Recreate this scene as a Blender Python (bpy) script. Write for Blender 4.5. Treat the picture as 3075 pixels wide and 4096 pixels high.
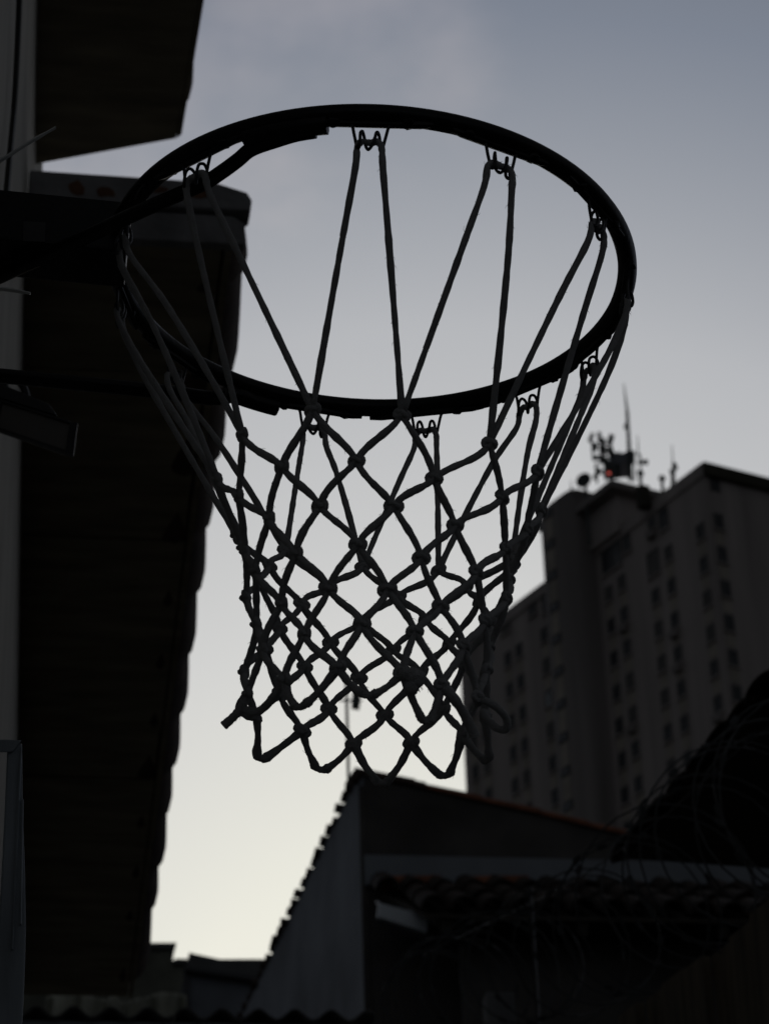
import bpy, bmesh, math, random
from mathutils import Vector, Matrix, noise
random.seed(7)
R = math.radians
scene = bpy.context.scene
for o in list(bpy.data.objects):
    bpy.data.objects.remove(o)
COL = scene.collection

# ------------------------------------------------------------------ camera
CZ = 1.65                                   # eye height
PITCH, ROLL, YAW = R(29.41), R(-1.9), R(8.268)
FPX, CX0, CY0 = 10319.0, 1537.5, 2048.0     # focal length and centre in pixels of the 3075x4096 photograph
fw = Vector((math.sin(YAW)*math.cos(PITCH), math.cos(YAW)*math.cos(PITCH), math.sin(PITCH)))
r0 = Vector((math.cos(YAW), -math.sin(YAW), 0)); u0 = r0.cross(fw)
rt = math.cos(ROLL)*r0 + math.sin(ROLL)*u0
up = -math.sin(ROLL)*r0 + math.cos(ROLL)*u0
EYE = Vector((0, 0, CZ))
cam = bpy.data.cameras.new("camera")
cam_o = bpy.data.objects.new("camera", cam); COL.objects.link(cam_o)
cam.sensor_fit = 'HORIZONTAL'; cam.sensor_width = 14.9; cam.lens = FPX/3075*14.9
cam.clip_start = .05; cam.clip_end = 3000
m = Matrix((rt, up, -fw)).transposed().to_4x4(); m.translation = EYE
cam_o.matrix_world = m
cam.dof.use_dof = True; cam.dof.focus_distance = 2.36; cam.dof.aperture_fstop = 8.6
scene.camera = cam_o

# ------------------------------------------------------------------ sky, sun, exposure
SUN_EL, SUN_AZ = R(15), R(9)                # the sun has gone down behind the roofs straight ahead
w = bpy.data.worlds.new("World"); scene.world = w; w.use_nodes = True
nt = w.node_tree; N = nt.nodes; L = nt.links
bg = N['Background']
sky = N.new('ShaderNodeTexSky'); sky.sky_type = 'NISHITA'; sky.sun_disc = False
sky.sun_elevation = SUN_EL; sky.sun_rotation = SUN_AZ; sky.dust_density = 5; sky.air_density = 1; sky.altitude = 0
bw = N.new('ShaderNodeRGBToBW'); L.new(sky.outputs[0], bw.inputs[0])
def mth(op, a, b=None):
    n = N.new('ShaderNodeMath'); n.operation = op
    if hasattr(a, 'links') or hasattr(a, 'is_linked'): L.new(a, n.inputs[0])
    else: n.inputs[0].default_value = a
    if b is not None:
        if hasattr(b, 'is_linked'): L.new(b, n.inputs[1])
        else: n.inputs[1].default_value = b
    return n.outputs[0]
# dusk haze: brightness of the sky mapped to its pale cream-to-slate colours
tt = mth('POWER', mth('MULTIPLY', bw.outputs[0], 1/80.0), .5)
tc = N.new('ShaderNodeTexCoord')
mp = N.new('ShaderNodeMapping'); mp.inputs['Scale'].default_value = (5.0, 5.0, 8.0); mp.inputs['Location'].default_value = (9.191, 13.309, 12.988)
L.new(tc.outputs['Generated'], mp.inputs[0])
nz = N.new('ShaderNodeTexNoise'); nz.inputs['Scale'].default_value = 1.0; nz.inputs['Detail'].default_value = 5; nz.inputs['Roughness'].default_value = .5
L.new(mp.outputs[0], nz.inputs[0])
mr = N.new('ShaderNodeMapRange'); mr.interpolation_type = 'SMOOTHSTEP'
mr.inputs[1].default_value = .51; mr.inputs[2].default_value = .72; mr.inputs[3].default_value = 0; mr.inputs[4].default_value = 1
L.new(nz.outputs[0], mr.inputs[0])
ramp = N.new('ShaderNodeValToRGB'); L.new(tt, ramp.inputs[0])
SKY_RAMP = [(0.0, (.004, .0045, .005)), (.125, (.030, .0315, .034)), (.20, (.080, .088, .102)), (.30, (.203, .229, .283)),
            (.42, (.463, .473, .495)), (.60, (.645, .645, .635)), (.80, (.835, .825, .735)), (1.0, (.88, .87, .77))]
el = ramp.color_ramp.elements
while len(el) < len(SKY_RAMP): el.new(.5)
for e, (p, c) in zip(el, SKY_RAMP): e.position = p; e.color = (*c, 1)
mixc = N.new('ShaderNodeMix'); mixc.data_type = 'RGBA'; mixc.blend_type = 'MIX'
cfade = N.new('ShaderNodeMapRange'); cfade.inputs[1].default_value = .30; cfade.inputs[2].default_value = .48; cfade.inputs[3].default_value = .8; cfade.inputs[4].default_value = .05
L.new(tt, cfade.inputs[0])
L.new(mth('MULTIPLY', mr.outputs[0], cfade.outputs[0]), mixc.inputs[0]); L.new(ramp.outputs[0], mixc.inputs[6])
cl = N.new('ShaderNodeMix'); cl.data_type = 'RGBA'; cl.blend_type = 'MULTIPLY'; cl.inputs[0].default_value = 1
L.new(ramp.outputs[0], cl.inputs[6]); cl.inputs[7].default_value = (1.75, 1.52, 1.36, 1)
L.new(cl.outputs[2], mixc.inputs[7])
sc10 = N.new('ShaderNodeMix'); sc10.data_type = 'RGBA'; sc10.blend_type = 'MULTIPLY'; sc10.inputs[0].default_value = 1
sc10.clamp_result = False; sc10.inputs[7].default_value = (10, 10, 10, 1)
L.new(mixc.outputs[2], sc10.inputs[6]); L.new(sc10.outputs[2], bg.inputs[0])
bg.inputs[1].default_value = .1
sun = bpy.data.lights.new("sun", 'SUN'); sun.energy = .06; sun.angle = R(12); sun.color = (1, .9, .75)
sun_o = bpy.data.objects.new("sun", sun); COL.objects.link(sun_o)
sd = Vector((math.sin(SUN_AZ)*math.cos(SUN_EL), math.cos(SUN_AZ)*math.cos(SUN_EL), math.sin(SUN_EL)))
sun_o.rotation_euler = sd.to_track_quat('Z', 'Y').to_euler()
vs = scene.view_settings
scene.display_settings.display_device = 'sRGB'
vs.view_transform = 'Standard'; vs.look = 'None'; vs.exposure = 0; vs.gamma = 1; vs.use_curve_mapping = False
scene.render.engine = 'CYCLES'
scene.cycles.max_bounces = 6

# ------------------------------------------------------------------ pixel rays (photograph coordinates) to points in the place
def ray(x, y):
    return (fw + (x-CX0)/FPX*rt - (y-CY0)/FPX*up).normalized()
def at_z(x, y, z): v = ray(x, y); return EYE + v*((z-CZ)/v.z)
def at_y(x, y, Y): v = ray(x, y); return EYE + v*(Y/v.y)
def at_x(x, y, X): v = ray(x, y); return EYE + v*(X/v.x)
def at_plane(x, y, P, n): v = ray(x, y); return EYE + v*((P-EYE).dot(n)/v.dot(n))
def at_d(x, y, d): v = ray(x, y); return EYE + v*(d/v.dot(fw))
def z5(x, y): return 1800+x*.8137, 1500+y*.8137
def pix(P):
    v = P-EYE; d = v.dot(fw); return CX0+FPX*v.dot(rt)/d, CY0-FPX*v.dot(up)/d

# ------------------------------------------------------------------ materials
def mat(name, col, rough=.7, var=.15, scale=8, bump=.0, bscale=60, metal=0, col2=None, spec=.5, detail=6, stretch=None):
    mm = bpy.data.materials.new(name); mm.use_nodes = True
    t = mm.node_tree; n = t.nodes; l = t.links; b = n['Principled BSDF']
    b.inputs['Roughness'].default_value = rough; b.inputs['Metallic'].default_value = metal
    b.inputs['Specular IOR Level'].default_value = spec
    co = n.new('ShaderNodeTexCoord'); src = co.outputs['Object']
    if stretch:
        mpp = n.new('ShaderNodeMapping'); mpp.inputs['Scale'].default_value = stretch; l.new(src, mpp.inputs[0]); src = mpp.outputs[0]
    z = n.new('ShaderNodeTexNoise'); z.inputs['Scale'].default_value = scale; z.inputs['Detail'].default_value = detail; l.new(src, z.inputs[0])
    rp = n.new('ShaderNodeValToRGB')
    c2 = col2 or tuple(c*(1+var) for c in col); c1 = tuple(c*(1-var) for c in col)
    rp.color_ramp.elements[0].position = .3; rp.color_ramp.elements[1].position = .7
    rp.color_ramp.elements[0].color = (*c1, 1); rp.color_ramp.elements[1].color = (*c2, 1)
    l.new(z.outputs[0], rp.inputs[0]); l.new(rp.outputs[0], b.inputs['Base Color'])
    if bump:
        z2 = n.new('ShaderNodeTexNoise'); z2.inputs['Scale'].default_value = bscale; z2.inputs['Detail'].default_value = 4; l.new(src, z2.inputs[0])
        bp = n.new('ShaderNodeBump'); bp.inputs['Strength'].default_value = bump; bp.inputs['Distance'].default_value = .01
        l.new(z2.outputs[0], bp.inputs['Height']); l.new(bp.outputs[0], b.inputs['Normal'])
    return mm
M = dict(
    black_steel=mat('black_steel', (.0035, .0038, .004), .38, .25, 30, .08, 180, spec=.3),
    wire=mat('wire', (.02, .02, .022), .4, .2, 60),
    cord=mat('white_cord', (.46, .46, .455), .9, .12, 120, .6, 900, spec=.2),
    sticker=mat('sticker', (.035, .035, .035), .6, .2, 60),
    tie=mat('white_plastic', (.75, .76, .74), .4, .04, 40),
    plaster=mat('pale_plaster', (.52, .50, .45), .9, .14, 3, .35, 45),
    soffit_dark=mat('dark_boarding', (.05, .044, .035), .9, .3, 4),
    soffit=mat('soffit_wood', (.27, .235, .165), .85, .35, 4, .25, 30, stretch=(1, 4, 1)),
    mortar=mat('mortar', (.30, .30, .31), .9, .35, 6, .5, 40),
    terracotta=mat('terracotta', (.22, .085, .045), .85, .4, 9, .3, 60),
    dark_tile=mat('dark_tile', (.075, .05, .038), .88, .45, 7, .3, 50),
    blackish_tile=mat('blackish_tile', (.035, .024, .018), .9, .5, 7, .3, 50),  # darker copy of dark_tile, for the right house
    old_tile=mat('weathered_tile', (.028, .021, .016), .9, .4, 5, .3, 50, col2=(.058, .042, .033)),
    rust=mat('rust_stain', (.17, .08, .045), .9, .3, 14, .4, 70),
    galv=mat('galvanised_steel', (.28, .315, .345), .5, .25, 9, .05, 60, metal=.35, stretch=(3, 3, .6)),
    lamp_body=mat('lamp_body', (.008, .008, .008), .5, .2, 30),
    lamp_glass=mat('lamp_glass', (.11, .10, .088), .35, .1, 20),
    fibre_cement=mat('fibre_cement', (.13, .13, .13), .9, .4, 3, .3, 40),
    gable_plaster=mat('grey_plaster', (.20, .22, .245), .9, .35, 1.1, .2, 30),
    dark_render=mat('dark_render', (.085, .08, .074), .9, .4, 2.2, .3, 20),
    flashing=mat('metal_flashing', (.21, .235, .26), .6, .2, 2, .1, 20),
    white_panel=mat('white_panel', (.60, .65, .68), .5, .12, 4),
    timber=mat('old_timber', (.15, .125, .09), .85, .4, 5, .3, 40, stretch=(6, 6, .7)),
    razor=mat('razor_wire_steel', (.075, .08, .082), .6, .2, 20, metal=.3),
    concrete=mat('concrete', (.26, .27, .28), .9, .3, 3, .35, 30),
    tower=mat('tower_render', (.43, .39, .368), .9, .22, .35, .1, 3, stretch=(1.6, 1.6, .12), detail=8),
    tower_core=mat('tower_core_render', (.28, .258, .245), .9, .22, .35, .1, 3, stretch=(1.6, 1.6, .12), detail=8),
    ochre=mat('ochre_panel', (.40, .365, .31), .85, .2, .6),
    win_frame=mat('window_frame', (.12, .12, .118), .6, .2, 2),
    curtain=mat('drawn_curtain', (.17, .165, .155), .7, .2, 1.5),
    dark_frame=mat('dark_frame', (.045, .047, .05), .5, .2, 2),
    glass=mat('window_glass', (.06, .066, .073), .25, .3, .5),
    sky_glint_pane=mat('painted_sky_glint', (.62, .68, .70), .5, .1, .5),  # sky reflection in one window, painted as a pale pane colour
    antenna=mat('antenna_grey', (.07, .085, .08), .6, .3, 1.5),
    hoarding=mat('rooftop_cabin', (.30, .31, .35), .7, .15, .5),
    slab_dark=mat('dark_slab', (.06, .055, .04), .9, .25, .6),
    ground=mat('court_concrete', (.055, .054, .052), .95, .3, .6, .3, 20),
    green_pole=mat('painted_pole', (.06, .085, .06), .5, .2, 6),
    cloth=mat('grubby_cloth', (.36, .37, .31), .95, .3, 5, .4, 20),
    moss_render=mat('mossy_render', (.15, .155, .125), .95, .4, 2, .3, 15),
    grey_roof=mat('grey_roof', (.12, .125, .125), .9, .3, 2, .2, 15),
)
mm = bpy.data.materials.new('red_beacon'); mm.use_nodes = True
b_ = mm.node_tree.nodes['Principled BSDF']; b_.inputs['Base Color'].default_value = (.6, .05, .04, 1)
b_.inputs['Emission Color'].default_value = (1, .16, .12, 1); b_.inputs['Emission Strength'].default_value = .5
M['beacon'] = mm

# ------------------------------------------------------------------ builders
class MB:
    def __init__(s): s.v = []; s.f = []
    def hexa(s, p):                      # 8 points: 4 bottom ring, 4 top ring
        k = len(s.v); s.v += [Vector(q) for q in p]
        s.f += [tuple(k+i for i in q) for q in ((3, 2, 1, 0), (4, 5, 6, 7), (0, 1, 5, 4), (1, 2, 6, 5), (2, 3, 7, 6), (3, 0, 4, 7))]
        return s
    def box(s, c, hx, hy, hz):           # centre and three half-axes
        c = Vector(c); hx, hy, hz = Vector(hx), Vector(hy), Vector(hz)
        return s.hexa([c-hx-hy-hz, c+hx-hy-hz, c+hx+hy-hz, c-hx+hy-hz, c-hx-hy+hz, c+hx-hy+hz, c+hx+hy+hz, c-hx+hy+hz])
    def abox(s, x0, x1, y0, y1, z0, z1):
        return s.box(((x0+x1)/2, (y0+y1)/2, (z0+z1)/2), ((x1-x0)/2, 0, 0), (0, (y1-y0)/2, 0), (0, 0, (z1-z0)/2))
    def prism(s, pts, off):              # planar polygon pts extruded by the vector off
        off = Vector(off); n = len(pts); k = len(s.v)
        s.v += [Vector(p) for p in pts] + [Vector(p)+off for p in pts]
        s.f += [tuple(k+i for i in range(n))[::-1], tuple(k+n+i for i in range(n))]
        s.f += [(k+i, k+(i+1) % n, k+n+(i+1) % n, k+n+i) for i in range(n)]
        return s
    def tube(s, path, rad, sides=8, closed=False, flat=None, cap=True):
        path = [Vector(p) for p in path]; n = len(path); k = len(s.v)
        rr = rad if isinstance(rad, (list, tuple)) else [rad]*n
        prev = None
        for i, p in enumerate(path):
            if closed: t = path[(i+1) % n]-path[i-1]
            else: t = path[min(i+1, n-1)]-path[max(i-1, 0)]
            t = t.normalized() if t.length > 1e-9 else Vector((0, 0, 1))
            if prev is None:
                a = Vector((0, 0, 1)) if abs(t.z) < .9 else Vector((1, 0, 0))
                u = (a-t*a.dot(t)).normalized()
            else:
                u = prev-t*prev.dot(t); u = u.normalized() if u.length > 1e-6 else t.orthogonal().normalized()
            prev = u; v = t.cross(u)
            for j in range(sides):
                a = 2*math.pi*j/sides
                fu = 1 if flat is None else flat
                s.v.append(p+(u*math.cos(a)*fu+v*math.sin(a))*rr[i])
        for i in range(n if closed else n-1):
            i2 = (i+1) % n
            for j in range(sides):
                j2 = (j+1) % sides
                s.f.append((k+i*sides+j, k+i2*sides+j, k+i2*sides+j2, k+i*sides+j2)[::-1])
        if cap and not closed:
            s.f.append(tuple(k+j for j in range(sides))); s.f.append(tuple(k+(n-1)*sides+j for j in range(sides))[::-1])
        return s
    def ball(s, c, r, ax=(1, 0, 0), ay=(0, 1, 0), az=(0, 0, 1), nu=10, nv=7, jit=0):
        c = Vector(c); ax, ay, az = Vector(ax), Vector(ay), Vector(az); k = len(s.v)
        s.v.append(c-az*r)
        for i in range(1, nv):
            ph = -math.pi/2+math.pi*i/nv
            for j in range(nu):
                th = 2*math.pi*j/nu; q = (1+random.uniform(-jit, jit))*r
                s.v.append(c+(ax*math.cos(th)*math.cos(ph)+ay*math.sin(th)*math.cos(ph)+az*math.sin(ph))*q)
        s.v.append(c+az*r); top = len(s.v)-1
        for j in range(nu): s.f.append((k, k+1+(j+1) % nu, k+1+j))
        for i in range(nv-2):
            for j in range(nu):
                a = k+1+i*nu; s.f.append((a+j, a+(j+1) % nu, a+nu+(j+1) % nu, a+nu+j))
        a = k+1+(nv-2)*nu
        for j in range(nu): s.f.append((a+j, a+(j+1) % nu, top))
        return s
    def build(s, name, material, parent=None, smooth=False, bevel=0, origin=None):
        me = bpy.data.meshes.new(name)
        o0 = Vector(origin) if origin is not None else Vector((0, 0, 0))
        me.from_pydata([tuple(v-o0) for v in s.v], [], s.f); me.update()
        bm = bmesh.new(); bm.from_mesh(me); bmesh.ops.recalc_face_normals(bm, faces=bm.faces)
        if bevel:
            bmesh.ops.bevel(bm, geom=[e for e in bm.edges if e.is_manifold and e.calc_face_angle(0) > .5], offset=bevel, segments=2, affect='EDGES', profile=.6)
        bm.to_mesh(me); bm.free()
        if smooth:
            for p in me.polygons: p.use_smooth = True
            if smooth != 'all':
                try: me.set_sharp_from_angle(angle=R(50))
                except Exception: pass
        me.materials.append(M[material])
        ob = bpy.data.objects.new(name, me); COL.objects.link(ob)
        if parent:
            ob.parent = parent; ob.matrix_parent_inverse = Matrix()
            ob.location = o0 - world_loc(parent)
        else: ob.location = o0
        return ob
LOC = {}
def world_loc(o):
    v = Vector((0, 0, 0))
    while o: v = v+o.location; o = o.parent
    return v
def thing(name, label, cat, loc=(0, 0, 0), group=None):
    o = bpy.data.objects.new(name, None); COL.objects.link(o); o.location = loc; o.empty_display_size = .1
    return tag(o, label, cat, group)
def tag(o, label, cat, group=None):
    o['label'] = label; o['category'] = cat; o['kind'] = 'thing'
    if group: o['group'] = group
    return o
def struct(o): o['kind'] = 'structure'; return o
def stuff(o): o['kind'] = 'stuff'; return o
def copy_part(src, parent, loc, rot=None, scale=None):
    c = src.copy(); COL.objects.link(c); c.parent = parent; c.matrix_parent_inverse = Matrix()
    c.location = Vector(loc)-world_loc(parent)
    if rot is not None: c.rotation_euler = rot
    if scale is not None: c.scale = scale
    return c
def bez(p0, p1, p2, p3, n):
    out = []
    for i in range(n+1):
        t = i/n; a = 1-t
        out.append(p0*a**3+p1*3*a*a*t+p2*3*a*t*t+p3*t**3)
    return out
def polyline(pts, step):
    out = []
    for a, b in zip(pts[:-1], pts[1:]):
        k = max(1, int((b-a).length/step))
        out += [a.lerp(b, i/k) for i in range(k)]
    return out+[pts[-1]]
def smooth_path(pts, n=4):
    pts = [Vector(p) for p in pts]; out = []
    for i in range(len(pts)-1):
        p0 = pts[max(i-1, 0)]; p1 = pts[i]; p2 = pts[i+1]; p3 = pts[min(i+2, len(pts)-1)]
        for k in range(n):
            t = k/n
            out.append(.5*((2*p1)+(p2-p0)*t+(2*p0-5*p1+4*p2-p3)*t*t+(3*p1-p0-3*p2+p3)*t**3))
    return out+[pts[-1]]
def arch_tile(r0, r1, length, th, n=7, span=math.pi):
    """half-barrel tile along +Y, open side down, base at z=0"""
    b = MB(); k = 0
    for (y, r) in ((0, r0), (length, r1)):
        for q in (r, r-th):
            for i in range(n+1):
                a = (math.pi-span)/2+span*i/n
                b.v.append(Vector((-q*math.cos(a), y, q*math.sin(a))))
    m_ = n+1
    for i in range(n):
        b.f += [(i, i+1, 2*m_+i+1, 2*m_+i), (m_+i, 3*m_+i, 3*m_+i+1, m_+i+1),
                (i, m_+i, m_+i+1, i+1), (2*m_+i, 2*m_+i+1, 3*m_+i+1, 3*m_+i)]
    b.f += [(0, 2*m_, 3*m_, m_), (n, m_+n, 3*m_+n, 2*m_+n)]
    return b

# ================================================================== ground
g = MB(); g.v = [Vector(p) for p in ((-1500, -1500, 0), (1500, -1500, 0), (1500, 1500, 0), (-1500, 1500, 0))]; g.f = [(0, 1, 2, 3)]
struct(g.build('ground', 'ground'))

# ================================================================== house on the left: pale wall, two eaves seen from below
WX = -.101
house = thing('house', 'tall house on the left with pale plaster wall and dark tiled eaves', 'house', (WX, 5, 0))
HL, HU = CZ+3.5, CZ+4.35                   # soffit heights of the lower and the upper eave
MB().abox(WX-.25, WX, 1.2, 12, 0, HU+1.2).build('wall', 'plaster', house)
ycab = at_x(46, 420, WX+.012).y; 
cab = [Vector((WX+.012, ycab, z)) for z in (HU+.9, 4.55, 4.35, 4.15, 3.95, 3.6)]
for i, c in enumerate(cab): c.y += (-.12, -.12, .08, .15, .05, -.15)[i]
cab = smooth_path(cab, 5)
MB().tube(cab, .0045, 6).build('cable', 'lamp_body', house, smooth=True)
# lower eave
Y0, Y1 = 4.92, 10.25
YJ = [Y0+.012] + [at_z(300, y, HL).y for y in (1480, 2150, 2920, 3110)] + [Y1]
for i in range(len(YJ)-1):
    MB().abox(WX+.002, .355+random.uniform(-.004, .004), YJ[i]+.006, YJ[i+1]-.006, HL+.004*(i % 2), HL+.03).build('soffit_board', 'soffit', house)
MB().abox(WX+.002, .34, Y0+.02, Y1, HL+.036, HL+.12).build('eave_slab', 'mortar', house)
MB().abox(.362, .378, Y0+.03, Y1, HL-.004, HL+.06).build('fascia_board', 'soffit', house)
def endface(x0, x1, z0, z1, y, name, material, bevel):
    pts = [Vector((x0, y, z0)), Vector((x1, y, z0)), Vector((x1, y, z1-.02)), Vector((x1-.03, y, z1)), Vector((x0, y, z1))]
    return MB().prism(pts, (0, .03, 0)).build(name, material, house, bevel=bevel)
endface(WX+.003, .407, HL-.002, HL+.078, Y0-.012, 'end_board', 'mortar', .004)
pts = [Vector((x, Y0-.024, z)) for x, z in ((WX+.004, HL+.088), (.418, HL+.088), (.423, HL+.118), (.412, HL+.140), (.34, HL+.163), (.2, HL+.167), (.05, HL+.169), (WX+.004, HL+.172))]
MB().prism(pts, (0, .07, 0)).build('end_moulding', 'mortar', house, bevel=.006)
for (x0, x1, y0, y1) in ((265, 345, 712, 790), (380, 470, 745, 792), (560, 690, 735, 775), (720, 860, 740, 800)):
    a = at_y(x0, y0, Y0-.024); b = at_y(x1, y1, Y0-.024); k = 9
    cen = (a+b)/2; pts = []
    for i in range(k):
        t = 2*math.pi*i/k; q = random.uniform(.65, 1.1)
        pts.append(Vector((cen.x+(b.x-a.x)/2*math.cos(t)*q, Y0-.026, cen.z+(a.z-b.z)/2*math.sin(t)*q)))
    MB().prism(pts, (0, .004, 0)).build('exposed_tile_end', 'rust', house)
# cap tiles lapping along the verge of the lower eave
steps = [at_z(x, y, HL).y for x, y in ((960, 1190), (880, 1600), (840, 1930), (815, 2200), (780, 2450), (750, 2700), (700, 2930), (668, 3140), (645, 3330), (620, 3530), (595, 3700), (570, 3950))]
ya = Y0+.03; TILES = []
for i, yb in enumerate(steps):
    xo = .436+random.uniform(-.003, .003)
    q_ = .5 if i in (1, 2) else 1
    TILES.append((xo-.108-(.006 if i == 0 else 0), ya-(.05 if i else 0), yb, HL+.105, .108, 'dark_tile'))
    ya = yb
# upper eave, its far end cut slantwise
ua, ub = at_z(790, 20, HU), at_z(703, 552, HU)
up_pts = [Vector((WX+.002, 1.4, HU)), ub+(ua-ub)*((ub.y-1.4)/(ub.y-ua.y)), ub, Vector((WX+.002, at_z(139, 655, HU).y, HU))]
MB().prism(up_pts, (0, 0, .05)).build('upper_soffit', 'soffit', house)
p2 = [p+Vector((0, 0, .056)) for p in up_pts]
for q in (1, 2): p2[q].x -= .02
p2[2].y -= .02; p2[3].y -= .02
MB().prism(p2, (0, 0, .1)).build('upper_slab', 'mortar', house)
ye = ub.y; un = (ub-ua).normalized(); us_ = Vector((un.y, -un.x, 0))
MB().prism([ub+us_*.002, up_pts[1]+us_*.002, up_pts[1]+us_*.014, ub+us_*.014-un*.02], (0, 0, .06)).build('upper_fascia', 'soffit', house)
def cap_tile(xc, ya, yb, zc_, r_, material, skew=0):
    """barrel cap tile bedded in mortar, wider and rounded at its far end"""
    prof = ((0, .80), (.25, .865), (.5, .93), (.72, .98), (.85, 1.0), (.92, .985), (.965, .93), (.99, .85), (1, .74))
    pa = [Vector((xc+skew*t, ya+(yb-ya)*t, zc_)) for t, q in prof]
    return MB().tube(pa, [r_*q for t, q in prof], 16).build('roof_tile', material, house, smooth=True)
for t_ in TILES: cap_tile(*t_)
ya = 3.2
for i, (px, py, ox) in enumerate(((826, 75, .0), (768, 430, .0), (738, 520, .0))):
    P = at_z(px, py-25, HU+.06); yb = at_z(px, py, HU+.06).y
    cap_tile(P.x-.092+ox, ya, yb, HU+.10, .092, 'dark_tile')
    ya = yb-.05

# ================================================================== hoop
C = EYE+Vector((.27600759, 1.93426086, 1.35289823))
nn = Vector((.05730891, -.00737655, .99832924)).normalized()
ex = (Vector((1, 0, 0))-nn*nn.x).normalized(); ey = nn.cross(ex)
def rp(x, y, z=0): return C+ex*x+ey*y+nn*z
def rpol(a, r, z=0): return rp(r*math.cos(R(a)), r*math.sin(R(a)), z)
hoop = thing('basketball_hoop', 'black steel basketball rim on a bracket bolted to the pale wall', 'basketball hoop', (WX, C.y, C.z))
RR, RT = .234, .0088
MB().tube([rpol(a*2.5, RR) for a in range(144)], RT, 14, closed=True).build('rim', 'black_steel', hoop, smooth='all')
bm_ = MB().box(rp(-.2995, 0, .005), ex*.0765, ey*.030, nn*.027)
bm_.build('bracket_arm', 'black_steel', hoop, bevel=.003)
MB().abox(WX+.001, WX+.009, C.y-.09, C.y+.09, C.z-.05, C.z+.14).build('wall_plate', 'black_steel', hoop, bevel=.002)
for sy in (-1, 1):
    for sz in (-.03, .12):
        MB().tube([Vector((WX+.009, C.y+sy*.07, C.z+sz)), Vector((WX+.02, C.y+sy*.07, C.z+sz))], .009, 6).build('bolt', 'galv', hoop)
st = [at_y(x, y, C.y-.0315) for x, y in ((94, 884), (182, 888), (180, 966), (92, 962))]
MB().prism(st, (0, .0008, 0)).build('sticker', 'sticker', hoop)
# near brace: bar welded under the rim, cranked back to the wall end of the bracket
def on_rim(x, y, o):
    P0 = C+nn*o; return at_plane(x, y, P0, nn)
nb = [on_rim(x, y, o) for x, y, o in ((1262, 522, -.013), (1185, 535, -.014), (1111, 557, -.015), (1009, 593, -.016), (954, 637, -.016), (889, 685, -.015), (815, 731, -.018), (648, 805, -.026), (518, 864, -.0305), (370, 935, -.031), (180, 1022, -.031), (0, 1105, -.031), (-120, 1160, -.031))]
MB().tube(smooth_path(nb, 5), .0066, 10).build('brace', 'black_steel', hoop, smooth=True)
fb = [rpol(107.5, .236, -.014), rpol(112, .235, -.0145), rpol(117, .233, -.015), rp(-.13, .2175, -.015), rp(-.17, .216, -.014), rp(-.25, .216, -.013), rp(-.374, .217, -.012)]
MB().tube(smooth_path(fb, 6), .0074, 10).build('brace', 'black_steel', hoop, smooth=True)
MB().tube([rpol(a, RR+.002, -.0135) for a in range(106, 121, 2)], .0085, 8).build('brace_tab', 'black_steel', hoop, smooth=True)
MB().tube([rpol(a, RR, -.010) for a in range(-124, -104, 2)], .0085, 8).build('brace_tab', 'black_steel', hoop, smooth=True)
HOOK = [-97.1, -69, -39.3, -7.9, 20, 41.9, 69.2, 96.8, 136.1, 164.6, -166.4, -136.5]
HR = .2335
def hk(a, t, z, r=0):                      # tangential, vertical, radial offsets at a hook
    er = ex*math.cos(R(a))+ey*math.sin(R(a)); et = -ex*math.sin(R(a))+ey*math.cos(R(a))
    return C+er*(HR+r)+et*t+nn*z
for i, a in enumerate(HOOK):
    s = random.uniform(.92, 1.08)
    w0 = random.uniform(-.001, .001)
    path = [(-.034, -.0092, 0), (-.020, -.0094, 0), (-.0152, -.0115, 0), (-.0128, -.022, 0), (-.0106, -.0335, .001), (-.0094, -.037, .003), (-.0080, -.032, .005),
            (-.0078, -.023, .004), (-.0064, -.0185, .001), (-.0048, -.0215, -.003), (-.0032, -.031, -.003), (w0, -.0365, 0), (.0032, -.031, .003),
            (.0048, -.0215, .003), (.0064, -.0185, -.001), (.0078, -.023, -.004), (.0080, -.032, -.005), (.0094, -.037, -.003), (.0106, -.0335, -.001),
            (.0128, -.022, 0), (.0152, -.0115, 0), (.020, -.0094, 0), (.034, -.0092, 0)]
    MB().tube(smooth_path([hk(a, t*s, z, r) for t, z, r in path], 4), .00145, 7).build('net_hook', 'wire', hoop, smooth=True)
    sp_ = random.uniform(.9, 1.2)
    MB().tube([hk(a, sp_*(-.05+.01*q), -.0092+.0004*(q in (0, 10)), -.001) for q in range(11)], [.0022]+[.0036]*9+[.0022], 6).build('hook_rail', 'black_steel', hoop, smooth=True)
    for sgn in (-1, 1):                    # weld bead where the wire meets the rim
        MB().ball(hk(a, sgn*.031, -.0088), .0035, ax=(1.8, 0, 0), ay=(0, 1.8, 0), nu=8, nv=5, jit=.2).build('weld', 'black_steel', hoop, smooth=True)

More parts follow.
